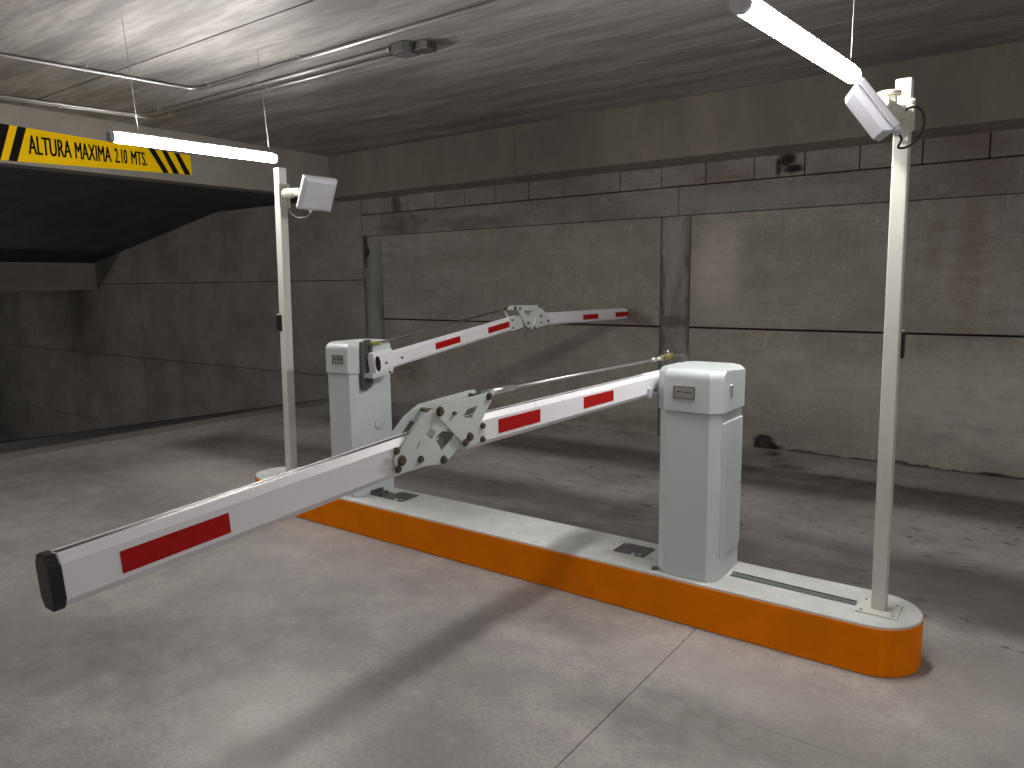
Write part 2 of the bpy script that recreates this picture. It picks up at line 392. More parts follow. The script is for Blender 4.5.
# ------------------------------------------------------------------ clearance sign
SX = -8.0
sg = thing('height_sign', (SX+.01, 3.6, 2.95), 'yellow clearance sign ALTURA MAXIMA 2.10 MTS. with black slanted bars on the cross beam', 'sign')
Ya, Yb_, Za, Zb = 2.50, 4.815, 2.788, 3.085
def sz(t): # the board leans a little: its lower edge rises towards the wall
    return 0
ZL = (2.770, 2.852); ZT = (3.118, 3.052)
def edge(y, zz): return zz[0]+(zz[1]-zz[0])*(y-2.5)/(4.815-2.5)
ZL = (2.752+.012, 2.846); ZT = (3.125, 3.060)
bd = [(Ya, edge(Ya, ZL)), (Yb_, edge(Yb_, ZL)), (Yb_, edge(Yb_, ZT)), (Ya, edge(Ya, ZT))]
plateX('sign_board', bd, SX+.001, SX+.006, 'yellow', sg)
def bar(yt0, yt1, yb0, yb1):
    q = [(yb0, edge(yb0, ZL)), (yb1, edge(yb1, ZL)), (yt1, edge(yt1, ZT)), (yt0, edge(yt0, ZT))]
    plateX('slanted_bar', q, SX+.006, SX+.0075, 'signblack', sg)
bar(2.755, 2.83, 2.64, 2.715); bar(2.967, 3.05, 2.895, 2.965) if False else None
bar(2.96, 3.045, 2.87, 2.95) if False else None
SIGNBARS = [((2.93, 3.015), (2.845, 2.91)), ((3.080, 3.155), (2.975, 3.050)), ((4.330, 4.400), (4.480, 4.545)), ((4.480, 4.540), (4.595, 4.665)), ((4.620, 4.680), (4.730, 4.800))]

def text_mesh(s, size, bold):
    cu = bpy.data.curves.new('t', 'FONT'); cu.body = s; cu.size = size; cu.offset = 0; cu.resolution_u = 3
    o = bpy.data.objects.new('t', cu); C.objects.link(o)
    me = bpy.data.meshes.new_from_object(o.evaluated_get(bpy.context.evaluated_depsgraph_get()))
    bpy.data.objects.remove(o); return me
def sign_text(words_):
    for s, y0, y1, z0, z1 in words_:
        me = text_mesh(s, 1, .012)
        xs_ = [v.co.x for v in me.vertices]; ys_ = [v.co.y for v in me.vertices]
        mx, Mx, my, My = min(xs_), max(xs_), min(ys_), max(ys_)
        bm = bmesh.new(); bm.from_mesh(me)
        for sh in (.035, .07):
            q = me.copy(); q.transform(Matrix.Translation((sh, 0, -.00001 if sh < .05 else .00001))); bm.from_mesh(q)
        Mx += .07
        r = bmesh.ops.extrude_face_region(bm, geom=bm.faces[:])
        for v in [g for g in r['geom'] if isinstance(g, bmesh.types.BMVert)]: v.co.z -= 1
        for v in bm.verts:
            a = (v.co.x-mx)/(Mx-mx); b = (v.co.y-my)/(My-my)
            y = y0+(y1-y0)*a; lo = z0[0]+(z0[1]-z0[0])*a; hi = z1[0]+(z1[1]-z1[0])*a
            v.co = Vector((SX+.0078 if v.co.z > -.5 else SX+.006, y, lo+(hi-lo)*b))
        link('lettering', bm_mesh(bm), 'signblack', sg)

# ------------------------------------------------------------------ tube lights
def tube_light(x0, y0, x1, y1, z, label, group=None):
    a = Vector((x0, y0, z)); b = Vector((x1, y1, z)); d = (b-a).normalized(); s = Vector((d.y, -d.x, 0))
    t = thing('tube_light', tuple((a+b)/2), label, 'light', group)
    def prof(pts, p, q, name, mat):
        bm = bmesh.new()
        prism_bm(bm, pts, lambda u, v: tuple(p+s*u+Vector((0, 0, v))), lambda u, v: tuple(q+s*u+Vector((0, 0, v))))
        return link(name, bm_mesh(bm), mat, t, bevel=.003)
    R = .034
    dif = [(R*math.cos(math.radians(g)), R*.9*math.sin(math.radians(g))) for g in range(180, 361, 18)]
    dif += [(R*.93, .012), (R*.7, .030), (-R*.7, .030), (-R*.93, .012)]
    cap = [(q[0]*1.04, q[1]*1.04) for q in dif]
    prof(dif, a+d*.03, b-d*.03, 'diffuser', 'lit')
    prof([(-R*.55, .031), (R*.55, .031), (R*.5, .044), (-R*.5, .044)], a+d*.03, b-d*.03, 'housing', 'lamp_body')
    prof(cap, a, a+d*.03, 'end_cap', 'lamp_body' if x0 < -2 else 'white_plastic'); prof(cap, b-d*.012, b, 'end_cap', 'white_plastic')
    for f in (.16, .955):
        p = a+(b-a)*f
        tube('hanger_wire', [p+Vector((0, 0, .044)), Vector((p.x-(.02 if x0 < -2 else -.01), p.y-.04, 3.2995))], .0022, 'zinc', t, 6)
    return t
tube_light(-4.90, 2.40, -4.81, 3.59, 2.54, 'lit tube light in front of the yellow sign beam, above the farther post')
tube_light(-.890, 2.49, -.785, 3.69, 2.49, 'lit tube light hanging near the ceiling beside the nearer tall post')
for x, y in ((-4.9, -3.6), (-.9, -3.6), (4.4, 2.5), (3.2, -3.6)):  # unseen fixtures added outside the view as fill light
    tube_light(x, y, x+.13, y+1.22, 2.52, 'unseen tube light added outside the view for fill', 'unseen tube lights added for fill')

tube_light(-16.0, 2.3, -16.0, 3.5, .95, 'unseen tube light added down the ramp to brighten its wall')  # added lamp, out of view, lifts the dark ramp
# ------------------------------------------------------------------ traffic island
IY0, IY1, IH = 3.095, 3.475, .215
X0, X1 = -4.72, -.330
def stadium(x0, x1, y0, y1, n=14, inset=0):
    x0 += inset; x1 -= inset; y0 += inset; y1 -= inset
    r = (y1-y0)/2; cy = (y0+y1)/2; p = []
    for i in range(n+1):
        a = -math.pi/2+math.pi*i/n; p.append((x1-r+r*math.cos(a), cy+r*math.sin(a)))
    for i in range(n+1):
        a = math.pi/2+math.pi*i/n; p.append((x0+r+r*math.cos(a), cy+r*math.sin(a)))
    return p
isl = thing('traffic_island', ((X0+X1)/2, (IY0+IY1)/2, 0), 'long raised concrete island with round ends and orange painted kerb', 'island')
plateZ('core', stadium(X0, X1, IY0, IY1, inset=.006), 0, IH-.02, 'island_top', isl, label='plain concrete body of the island')
slot = [(-1.138, 3.275), (-.585, 3.262), (-.585, 3.300), (-1.138, 3.322)]
o = plateZ('top_slab', stadium(X0, X1, IY0, IY1, inset=.002), IH-.02, IH, 'island_top', isl, holes=[slot], bevel=.006, label='pale grey trowelled concrete top')
bm = bmesh.new()
outer = stadium(X0, X1, IY0-.003, IY1+.003, 20); inner = stadium(X0, X1, IY0, IY1, 20, inset=.004)
prism_bm(bm, outer, lambda a, b: (a, b, .004), lambda a, b: (a, b, IH-.012), [inner])
link('painted_kerb', bm_mesh(bm), 'orange', isl, label='orange painted kerb face')
plateZ('cable_slot', slot, IH-.0195, IH-.017, 'slot', isl, label='green lined cable slot in the top')
plateZ('slot_edge', [(-1.138, 3.322), (-.585, 3.300), (-.585, 3.306), (-1.138, 3.328)], IH+.0001, IH+.003, 'slot', isl)

def hatch(x0, x1, y0, y1, label):
    t = thing('cover_plate', ((x0+x1)/2, (y0+y1)/2, IH), label, 'cover plate', 'steel cover plates let into the island')
    box('lid', x0, x1, y0, y1, IH, IH+.006, 'hatch', t, bevel=.0015)
    for sx_, sy_ in ((.12, .85), (.85, .12)):
        cx, cy = x0+(x1-x0)*sx_, y0+(y1-y0)*sy_
        tube('screw', [(cx, cy, IH+.005), (cx, cy, IH+.009)], .008, 'steel', t, 10)
    box('cable_stub', x0+(x1-x0)*.62, x0+(x1-x0)*.70, y0-.006, y0+.014, IH, IH+.010, 'white_plastic', t)
hatch(-1.740, -1.570, 3.245, 3.385, 'dark grey square cover plate beside the nearer gate cabinet')
hatch(-3.420, -3.262, 3.250, 3.412, 'dark grey square cover plate beside the farther gate cabinet')
t = thing('floor_bracket', (-3.49, 3.30, IH), 'small rusty bolted bracket at the foot of the farther cabinet', 'bracket')
box('foot_plate', -3.545, -3.435, 3.25, 3.36, IH, IH+.006, 'gunmetal', t, bevel=.001)
box('upstand', -3.545, -3.539, 3.25, 3.36, IH+.006, IH+.03, 'gunmetal', t)
for yy in (3.28, 3.33): tube('anchor_bolt', [(-3.48, yy, IH+.006), (-3.48, yy, IH+.022)], .009, 'boltm', t, 6)

# ------------------------------------------------------------------ barrier gates
def chamfer_rect(x0, x1, y0, y1, c):
    return [(x0+c, y0), (x1-c, y0), (x1, y0+c), (x1, y1-c), (x1-c, y1), (x0+c, y1), (x0, y1-c), (x0, y0+c)]
PROF = [(-.028, -.036), (-.016, -.052), (.016, -.052), (.028, -.036), (.028, .034), (.014, .052), (.010, .052), (.008, .049), (-.008, .049), (-.010, .052), (-.014, .052), (-.028, .034)]
def beam(name, xc, p, q, mat, parent, prof=PROF, k=1.0, bevel=0, kx=None):
    """p, q = (y, z) of the axis ends"""
    kx = kx or k
    d = Vector((0, q[0]-p[0], q[1]-p[1])).normalized(); n = Vector((0, -d.z, d.y))
    if n.z < 0: n = -n
    bm = bmesh.new()
    prism_bm(bm, prof, lambda a, b: tuple(Vector((xc+a*kx, p[0], p[1]))+n*b*k), lambda a, b: tuple(Vector((xc+a*kx, q[0], q[1]))+n*b*k))
    return link(name, bm_mesh(bm), mat, parent, bevel=bevel)
def strips(xc, p, q, spans, parent, side=1):
    d = Vector((0, q[0]-p[0], q[1]-p[1])); L = d.length; d.normalize(); n = Vector((0, -d.z, d.y))
    if n.z < 0: n = -n
    for y0, y1, off, h in spans:
        for s in (1, -1):
            P_ = lambda y, v: Vector((0, y, p[1]+(q[1]-p[1])*(y-p[0])/(q[0]-p[0])))+n*v
            bm = bmesh.new(); x0, x1 = xc+s*.0281, xc+s*.0295
            A = [P_(y0, off-h/2), P_(y1, off-h/2), P_(y1, off+h/2), P_(y0, off+h/2)]
            prism_bm(bm, [(v.y, v.z) for v in A], lambda a, b: (x0, a, b), lambda a, b: (x1, a, b))
            link('reflective_strip', bm_mesh(bm), 'red', parent)
def end_cap(xc, p, d, parent, L=.035):
    """p axis end, d unit (y, z) pointing out of the boom"""
    q = (p[0]+d[0]*L*.7, p[1]+d[1]*L*.7); p0 = (p[0]-d[0]*L*.3, p[1]-d[1]*L*.3)
    pr = [(-.030, -.036), (-.018, -.0575), (.018, -.0575), (.030, -.036), (.030, .036), (.018, .0575), (-.018, .0575), (-.030, .036)]
    return beam('end_cap', xc, p0, q, 'black', parent, pr, bevel=.005)
def cabinet(t, x0, x1, y0, y1, ztop, plate_x, door_side=None):
    zb = ztop-.197
    body = plateZ('cabinet_body', chamfer_rect(x0, x1, y0, y1, .042), IH+.002, zb, 'cabinet', t, bevel=.003)
    # hood: rounded along its front top edge
    bm = bmesh.new(); e = .009
    prism_bm(bm, chamfer_rect(x0-e, x1+e, y0-e, y1+e, .048), lambda a, b: (a, b, zb+.004), lambda a, b: (a, b, ztop))
    bmesh.ops.recalc_face_normals(bm, faces=bm.faces)
    ed = []
    for E_ in bm.edges:
        if all(v.co.z > ztop-1e-4 for v in E_.verts):
            m_ = (E_.verts[0].co+E_.verts[1].co)/2
            if m_.y < y0+.02: ed.append(E_)
    bmesh.ops.bevel(bm, geom=ed, offset=.040, segments=6, profile=.5, affect='EDGES')
    ed = [E_ for E_ in bm.edges if all(v.co.z > ztop-1e-4 and v.co.x > x1-.060 for v in E_.verts) and (E_.verts[0].co.y+E_.verts[1].co.y)/2 > y0+.05]
    bmesh.ops.bevel(bm, geom=ed, offset=.020, segments=1, affect='EDGES')
    hood = link('hood', bm_mesh(bm), 'cabinet', t, bevel=.004, seg=3)
    yf = y0-e
    pz = ztop-.105
    np_ = box('nameplate', plate_x, plate_x+.102, yf-.004, yf, pz-.026, pz+.030, 'label_plate', hood, bevel=.001)
    for a, b, c_, d_ in ((0, .102, -.026, -.022), (0, .102, .026, .030), (0, .004, -.022, .026), (.098, .102, -.022, .026)):
        box('nameplate_rim', plate_x+a, plate_x+b, yf-.0065, yf-.004, pz+c_, pz+d_, 'gunmetal', hood)
    for a, b, c_, d_ in ((.016, .036, .001, .009), (.047, .060, -.001, .007), (.063, .069, -.004, .008), (.073, .088, -.002, .006)):
        box('plate_mark', plate_x+a, plate_x+b, yf-.0048, yf-.004, pz+c_, pz+d_, 'gunmetal', hood)
    bm = bmesh.new(); prism_bm(bm, chamfer_rect(x0+.004, x1-.004, y0+.004, y1-.004, .042), lambda a, b: (a, b, zb), lambda a, b: (a, b, zb+.004))
    link('seam', bm_mesh(bm), 'gunmetal', t)
    return body, hood

def hinge(t, xf, xb, sx, A, Aw, B, Bw, bolts_f, rods, link_pts, seg_mat='plate', th=.005, back=True):
    """two pairs of plates (front xf, back xb), bolts on the front, cross rods between"""
    parts = {}
    for x in (xf, xb):
        s = 1 if x == xf else -1
        pa = plateX('hinge_plate', A, x, x+s*th, seg_mat, t, holes=Aw if s == 1 or back is not True else [[(1.555, 1.146), (1.598, 1.184), (1.622, 1.176), (1.583, 1.142)]], bevel=.0012)
        if s == -1 and not back: continue
        pb = plateX('hinge_plate', B, x+s*(th+.0005), x+s*(2*th+.0005), seg_mat, t, holes=Bw, bevel=.0012)
        if link_pts: plateX('hinge_link', link_pts, x-s*.0065, x-s*.0005, seg_mat, t, bevel=.001)
        if s == 1: parts['f'] = (pa, pb)
    for (y, z, r, on) in bolts_f:
        bolt(parts['f'][on], xf+sx*(th if on == 0 else 2*th+.0005), y, z, r)
    for (y, z, r) in rods:
        tube('cross_pin', [(xf+2*th+.008, y, z), (xb-2*th-.008, y, z)], r, 'boltm', t, 10)

# ---- nearer gate (right cabinet, boom towards the viewer)
g1 = thing('barrier_gate', (-1.285, 3.31, IH), 'nearer barrier gate, white folding boom reaching over the near lane', 'gate', 'folding arm barrier gates on the island')
body, hood = cabinet(g1, -1.452, -1.156, 3.127, 3.480, 1.198, -1.365)
dr = box('door', -1.156, -1.1510, 3.180, 3.440, .325, .955, 'cabinet', g1, bevel=.0015)
for y_ in (3.455,): tube('door_lock', [(-1.151, y_-.045, .64), (-1.143, y_-.045, .64)], .009, 'steel', dr, 12)
kh = tube('keyhole', [(-1.147, 3.248, 1.118), (-1.138, 3.248, 1.118)], .011, 'steel', hood, 14)
box('key_tab', -1.1469, -1.138, 3.245, 3.251, 1.066, 1.108, 'steel', hood)
box('anchor', -1.470, -1.446, 3.13, 3.155, IH, IH+.012, 'gunmetal', g1)
XC = -1.525
h1 = (1.800, 1.112); h2 = (1.565, 1.102); tip = (.572, 1.038)
s1 = beam('boom_segment', XC, (3.36, 1.108), h1, 'boom', g1)
strips(XC, (3.36, 1.108), h1, [(2.535, 2.785, .002, .046), (1.965, 2.220, .0, .048)], s1)
s2 = beam('boom_segment', XC, h2, tip, 'boom', g1, k=1.05, kx=1)
for p_, q_, o_, kk in (((3.14, 1.108), h1, s1, 1), (h2, (.58, 1.0385), s2, 1.05)):
    beam('groove_shade', XC, p_, q_, 'black', o_, [(-.0078, .0492), (.0078, .0492), (.0078, .0512), (-.0078, .0512)], k=kk, kx=1)  # black strip painting shade into the groove along the boom top
strips(XC, h2, tip, [(.687, .935, -.004, .048)], s2)
dv = Vector((tip[0]-h2[0], tip[1]-h2[1])).normalized(); end_cap(XC, tip, dv, s2, .026)
sl = beam('boom_sleeve', XC, (3.44, 1.108), (3.145, 1.108), 'boom', g1, k=1.06, bevel=.002)
box('boom_clamp', XC+.029, XC+.045, 3.115, 3.135, 1.055, 1.100, 'white_plastic', g1, bevel=.002)
bolt(sl, XC+.030, 3.19, 1.085, .007)
A = [(1.462, 1.058), (1.458, 1.105), (1.508, 1.150), (1.570, 1.200), (1.618, 1.222), (1.655, 1.222), (1.672, 1.205), (1.676, 1.163), (1.632, 1.131), (1.659, 1.089), (1.652, 1.045), (1.590, 1.054), (1.540, 1.052)]
Aw = [[(1.592, 1.150), (1.612, 1.166), (1.636, 1.150), (1.616, 1.132)], [(1.546, 1.112), (1.556, 1.118), (1.566, 1.132), (1.560, 1.132)]]
B = [(1.625, 1.214), (1.640, 1.228), (1.878, 1.240), (1.918, 1.240), (1.926, 1.232), (1.848, 1.144), (1.866, 1.140), (1.870, 1.078), (1.770, 1.080), (1.752, 1.098), (1.640, 1.198)]
Bw = [[(1.777, 1.199), (1.835, 1.203), (1.801, 1.166), (1.752, 1.180)]]
Ln = [(1.648, 1.054), (1.655, 1.075), (1.738, 1.128), (1.768, 1.092), (1.688, 1.044), (1.662, 1.040)]
hinge(g1, XC+.0345, XC-.0300, 1, A, Aw, B, Bw,
      [(1.485, 1.092, .012, 0), (1.464, 1.124, .0085, 0), (1.468, 1.070, .0085, 0), (1.563, 1.080, .0085, 0), (1.788, 1.109, .011, 1), (1.764, 1.094, .009, 1),
       (1.714, 1.197, .005, 1), (1.855, 1.134, .008, 1), (1.853, 1.089, .008, 1), (1.648, 1.212, .012, 1), (1.892, 1.226, .010, 1), (1.666, 1.058, .010, 0)],
      [(1.648, 1.212, .007), (1.892, 1.226, .006), (1.666, 1.058, .006)], Ln)
box('hinge_bridge', XC-.028, XC+.028, 1.60, 1.66, 1.12, 1.126, 'plate', g1)
bm = bmesh.new(); prism_bm(bm, [(1.655, 1.075), (1.738, 1.128), (1.742, 1.122), (1.660, 1.069)], lambda a, b: (XC+.028, a, b), lambda a, b: (XC-.028, a, b))
link('hinge_web', bm_mesh(bm), 'gunmetal', g1)
bm = bmesh.new(); prism_bm(bm, [(1.632, 1.131), (1.628, 1.136), (1.674, 1.168), (1.678, 1.163)], lambda a, b: (XC+.034, a, b), lambda a, b: (XC-.034, a, b))
link('hinge_web', bm_mesh(bm), 'plate', g1)
rod0, rod1 = Vector((-1.512, 1.905, 1.232)), Vector((-1.512, 3.31, 1.224))
tr = tube('tie_rod', [rod0, rod1], .0055, 'steel', g1, 10)
tube('rod_ferrule', [rod0, rod0+(rod1-rod0)*.12], .011, 'steel', tr, 12)
tube('rod_ferrule', [rod0+(rod1-rod0)*.915, rod0+(rod1-rod0)*.955], .011, 'steel', tr, 6)
tube('rod_ferrule', [rod0+(rod1-rod0)*.955, rod1+Vector((0, .01, 0))], .008, 'steel', tr, 10)
cl = box('clevis', -1.522, -1.502, 3.29, 3.425, 1.212, 1.238, 'brass', g1, bevel=.003, label='yellow plated clevis')
bolt(cl, -1.502, 3.31, 1.226, .007); tube('clevis_pin', [(-1.535, 3.42, 1.205), (-1.535, 3.42, 1.252)], .008, 'boltm', cl, 10)
plateX('crank_arm', [(3.40, 1.235), (3.47, 1.235), (3.482, 1.20), (3.482, .95), (3.455, .925), (3.41, .925), (3.39, .95), (3.39, 1.2)], -1.495, -1.445, 'gunmetal', g1, bevel=.005, label='dark cast crank')

# ---- farther gate (left cabinet, boom away over the far lane)
g2 = thing('barrier_gate', (-3.715, 3.33, IH), 'farther barrier gate, white folding boom rising over the far lane', 'gate', 'folding arm barrier gates on the island')
body, hood = cabinet(g2, -3.840, -3.555, 3.150, 3.515, 1.222, -3.735)
kn = tube('cover_knob', [(-3.555, 3.352, .674), (-3.543, 3.352, .674), (-3.536, 3.352, .674)], [.037, .035, .024], 'white_plastic', g2, 20, label='round white plastic lock cover')
box('knob_grip', -3.5361, -3.529, 3.348, 3.356, .655, .693, 'white_plastic', kn)
cr = plateX('crank_arm', [(3.200, 1.232), (3.215, 1.243), (3.275, 1.243), (3.288, 1.228), (3.288, .962), (3.268, .935), (3.225, .922), (3.195, .925), (3.192, 1.0)], -3.545, -3.515, 'gunmetal', g2,
            holes=[[(3.247, 1.205), (3.262, 1.205), (3.262, 1.09), (3.247, 1.09)]], bevel=.004, label='dark cast slotted crank')
plateX('crank_hub', [(3.20, 1.12), (3.28, 1.12), (3.28, .95), (3.20, .95)], -3.554, -3.545, 'gunmetal', g2)
bolt(cr, -3.515, 3.262, .975, .006)
XD = -3.465
q0 = (3.262, 1.090); q1 = (4.80, 1.282)
th = math.atan2(q1[1]-q0[1], q1[0]-q0[0]); dd = (math.cos(th), math.sin(th))
def al(s, v=0): return (q0[0]+dd[0]*s-dd[1]*v, q0[1]+dd[1]*s+dd[0]*v)
s1 = beam('boom_segment', XD, q0, q1, 'boom', g2)
strips(XD, q0, q1, [(3.805, 4.070, .004, .046), (4.400, 4.672, .004, .046)], s1)
r0_, r1_ = (5.02, 1.287), (6.690, 1.274)
s2 = beam('boom_segment', XD, r0_, r1_, 'boom', g2)
strips(XD, r0_, r1_, [(5.81, 6.085, -.008, .046), (6.425, 6.688, -.006, .046)], s2)
end_cap(XD, r1_, (1, 0), s2, .02)
slv = beam('boom_sleeve', XD, al(-.034, .008), al(.135, .008), 'boom', g2, k=1.36, kx=1.12, bevel=.003)
b0 = al(-.05); bm = bmesh.new()
prism_bm(bm, [(3.205, 1.003), (3.385, 1.022), (3.385, 1.052), (3.205, 1.030)], lambda a, b: (XD+.031, a, b), lambda a, b: (-3.514, a, b))
link('boom_bracket', bm_mesh(bm), 'plate', g2, bevel=.002)
c0 = al(-.0445)
# black oval mouth of the sleeve, seen on its side face
ov = [al(-.010+.022*math.cos(a), .006+.050*math.sin(a)) for a in (2*math.pi*i/20 for i in range(20))]
plateX('sleeve_plug', ov, XD+.0313, XD+.0345, 'black', slv, label='black oval plug')
for s_, v_ in ((.062, -.004), (.21, -.002)):
    y, z = al(s_, v_); bolt(slv, XD+.0315 if s_ < .16 else XD+.0282, y, z, .0065, mat='gunmetal')
bolt(slv, XD+.031, 3.352, 1.030, .006, mat='black')
tri = [(4.628, 1.385), (4.640, 1.405), (4.665, 1.417), (5.075, 1.409), (5.096, 1.392), (5.0, 1.300), (4.958, 1.213), (4.892, 1.236), (4.766, 1.378)]
triw = [[(4.846, 1.368), (4.975, 1.366), (4.908, 1.316)]]
par = [(5.045, 1.395), (5.075, 1.403), (5.098, 1.390), (5.185, 1.334), (5.232, 1.256), (5.214, 1.240), (4.994, 1.215), (4.955, 1.216), (4.925, 1.262), (4.99, 1.300)]
paw = [[(4.975, 1.240), (4.982, 1.282), (5.035, 1.335), (5.045, 1.318), (5.01, 1.262)]]
hinge(g2, XD+.0345, XD-.0345, 1, par, paw, tri, triw,
      [(4.793, 1.388, .009, 1), (4.905, 1.268, .009, 1), (5.005, 1.224, .009, 0), (5.10, 1.318, .008, 0), (5.10, 1.262, .007, 0), (5.210, 1.272, .010, 0), (5.068, 1.396, .009, 1), (4.728, 1.394, .012, 1)],
      [(4.728, 1.394, .007), (5.068, 1.396, .006), (4.93, 1.228, .006)], None, back=False)
plateX('end_bracket', [al(1.43, -.054), al(1.60, -.052), al(1.60, .05), al(1.43, .054)], XD+.0283, XD+.0335, 'plate', g2, bevel=.001)
for v_ in (.03, -.03): y, z = al(1.455, v_); bolt(g2, XD+.0335, y, z, .006)
bm = bmesh.new(); prism_bm(bm, [(4.655, 1.395), (4.675, 1.395), (4.745, 1.325), (4.725, 1.318)], lambda a, b: (XD-.028, a, b), lambda a, b: (XD-.034, a, b))
link('back_brace', bm_mesh(bm), 'plate', g2)
rod0, rod1 = Vector((-3.50, 3.33, 1.221)), Vector((-3.50, 4.715, 1.388))
tr = tube('tie_rod', [rod0, rod1], .006, 'gunmetal', g2, 10, label='thin dark tie rod')
tube('rod_ferrule', [rod0+(rod1-rod0)*.93, rod1], .010, 'boltm', tr, 10)
cl = tube('clevis', [(-3.50, 3.25, 1.218), (-3.50, 3.30, 1.219), (-3.50, 3.302, 1.219), (-3.50, 3.345, 1.224)], [.014, .014, .009, .009], 'brass', g2, 10, label='yellow plated clevis')
tube('clevis_nut', [(-3.50, 3.305, 1.219), (-3.50, 3.322, 1.221)], .014, 'brass', cl, 6)
tube('clevis_pin', [(-3.535, 3.258, 1.218), (-3.485, 3.258, 1.218)], .009, 'boltm', cl, 10)

# ------------------------------------------------------------------ posts with readers
def post(px, py, ztop, h, label, lean=0):
    t = thing('reader_post', (px, py, IH), label, 'post', 'square cream posts standing on the island ends')
    bm = bmesh.new(); v = box_bm(bm, px-h, px+h, py-h, py+h, IH+.008, ztop)
    for q in v:
        if q.co.z > 1: q.co.x += lean
    link('shaft', bm_mesh(bm), 'post', t, bevel=.004)
    box('base_plate', px-.078, px+.078, py-.078, py+.078, IH, IH+.008, 'post', t, bevel=.0015)
    for sx_ in (-1, 1):
        for sy_ in (-1, 1): tube('anchor_bolt', [(px+sx_*.06, py+sy_*.06, IH+.008), (px+sx_*.06, py+sy_*.06, IH+.013)], .007, 'steel', t, 8)
    return t
p1 = post(-.494, 3.275, 2.350, .028, 'tall cream square post on the rounded nearer end of the island', -.02)
p2 = post(-4.437, 3.300, 2.400, .031, 'tall cream square post on the far end of the island beside the farther cabinet', .052)

def sensor(x0, x1, y0, y1, z0, z1, label):
    t = thing('sensor', ((x0+x1)/2, (y0+y1)/2, z0), label, 'sensor')
    box('sensor_body', x0, x1, y0, y1, z0, z1, 'black', t, bevel=.004)
    box('sensor_top', x0+.004, x1-.004, y0+.004, y1-.004, z1, z1+.008, 'device_light', t, bevel=.001)
    return t
sensor(-4.490, -4.4425, 3.275, 3.330, 1.275, 1.385, 'small black sensor strapped to the farther post at boom height')
b_ = bpy.data.objects['sensor']; box('strap', -4.4405, -4.414, 3.2655, 3.2688, 1.272, 1.388, 'black', b_)
sensor(-.500, -.466, 3.309, 3.340, 1.275, 1.382, 'small black sensor on the back of the nearer post, only its edge showing')

def antenna(c, n, u, s, th, label, post_xy, ph, side, group, sgn=1):
    c = Vector(c); n = Vector(n).normalized(); u = Vector(u); u = (u-n*u.dot(n)).normalized(); v = n.cross(u)
    t = thing('reader_antenna', tuple(c), label, 'antenna', group)
    def sqp(half, w_): return [c+n*w_+u*a*half+v*b*half for a, b in ((-1, -1), (1, -1), (1, 1), (-1, 1))]
    def stack(name, layers, mat, bevel):
        bm = bmesh.new(); R_ = [[bm.verts.new(p) for p in sqp(h_, w_)] for h_, w_ in layers]
        bm.faces.new(R_[0][::-1]); bm.faces.new(R_[-1])
        for a, b in zip(R_, R_[1:]):
            for j in range(4): bm.faces.new((a[j], a[(j+1) % 4], b[(j+1) % 4], b[j]))
        return link(name, bm_mesh(bm), mat, t, bevel=bevel, seg=3)
    stack('back_housing', [(s*.5, -th), (s*.5, -.016)], 'white_plastic', .006)
    stack('radome', [(s*.5, -.0155), (s*.5, -.006), (s*.40, .010)], 'white_plastic', .006)
    px, py = post_xy
    return t, c, n, u, v
RC = Vector((-.597, 3.03, 2.190))
t, c, n, u, v = antenna(RC, (-.745, -.29, -.60), (.505, .19, -.845), .212, .042, 'tilted white square antenna clamped to the top of the nearer post', (-.5, 3.275), .033, 1, None)
bk = c-n*.062
# clamp plate on the post and the two cast bracket parts
box('clamp_plate', -.552, -.468, 3.232, 3.2465, 2.150, 2.268, 'cream_plastic', t, bevel=.004)
for zz in (2.163, 2.255):
    for xx in (-.543, -.477): tube('clamp_bolt', [(xx, 3.2302, zz), (xx, 3.218, zz)], .008, 'steel', t, 6)
box('hinge_block', -.532, -.488, 3.150, 3.2300, 2.170, 2.235, 'cream_plastic', t, bevel=.008)
tube('swivel', [(-.515, 3.165, 2.200), tuple(bk-n*.002)], [.032, .026], 'cream_plastic', t, 16)
tube('swivel_cap', [(-.540, 3.135, 2.268), (-.540, 3.135, 2.282)], .040, 'cream_plastic', t, 20)
box('swivel_yoke', -.560, -.515, 3.120, 3.152, 2.180, 2.268, 'cream_plastic', t, bevel=.006)
g_ = c-n*.045+u*.1075
tube('cable_gland', [g_, g_+u*.022], .013, 'white_plastic', t, 12)
g2_ = g_+u*.022
pts = [g2_, g2_+u*.02, Vector((-.500, 3.09, 2.066)), Vector((-.465, 3.135, 2.076)), Vector((-.435, 3.17, 2.115)), Vector((-.426, 3.20, 2.170)), Vector((-.440, 3.185, 2.222)), Vector((-.475, 3.165, 2.226)), Vector((-.500, 3.150, 2.200))]
def smooth_pts(P, it=3):
    P = [Vector(p) for p in P]
    for _ in range(it):
        Q = [P[0]]
        for a, b in zip(P, P[1:]): Q += [a*.75+b*.25, a*.25+b*.75]
        P = Q+[P[-1]]
    return P
tube('cable', smooth_pts(pts), .0045, 'cable', t, 8, label='looped black cable')
LC = Vector((-4.00, 3.305, 2.187))
t, c, n, u, v = antenna(LC, (.808, -.267, -.525), (.289, .956, -.04), .232, .045, 'white square antenna on a bracket arm of the farther post', (-4.5, 3.3), .031, 1, None)
bk = c-n*.045
box('clamp_plate', -4.3575, -4.345, 3.255, 3.345, 2.13, 2.29, 'cream_plastic', t, bevel=.003)
bm = bmesh.new(); tube_bm(bm, [(-4.345, 3.30, 2.225), (-4.16, 3.30, 2.222)], [.038, .028], 14); tube_bm(bm, [(-4.175, 3.30, 2.222), tuple(bk-n*.001)], [.024, .022], 12)
o = link('bracket_arm', bm_mesh(bm), 'cream_plastic', t)
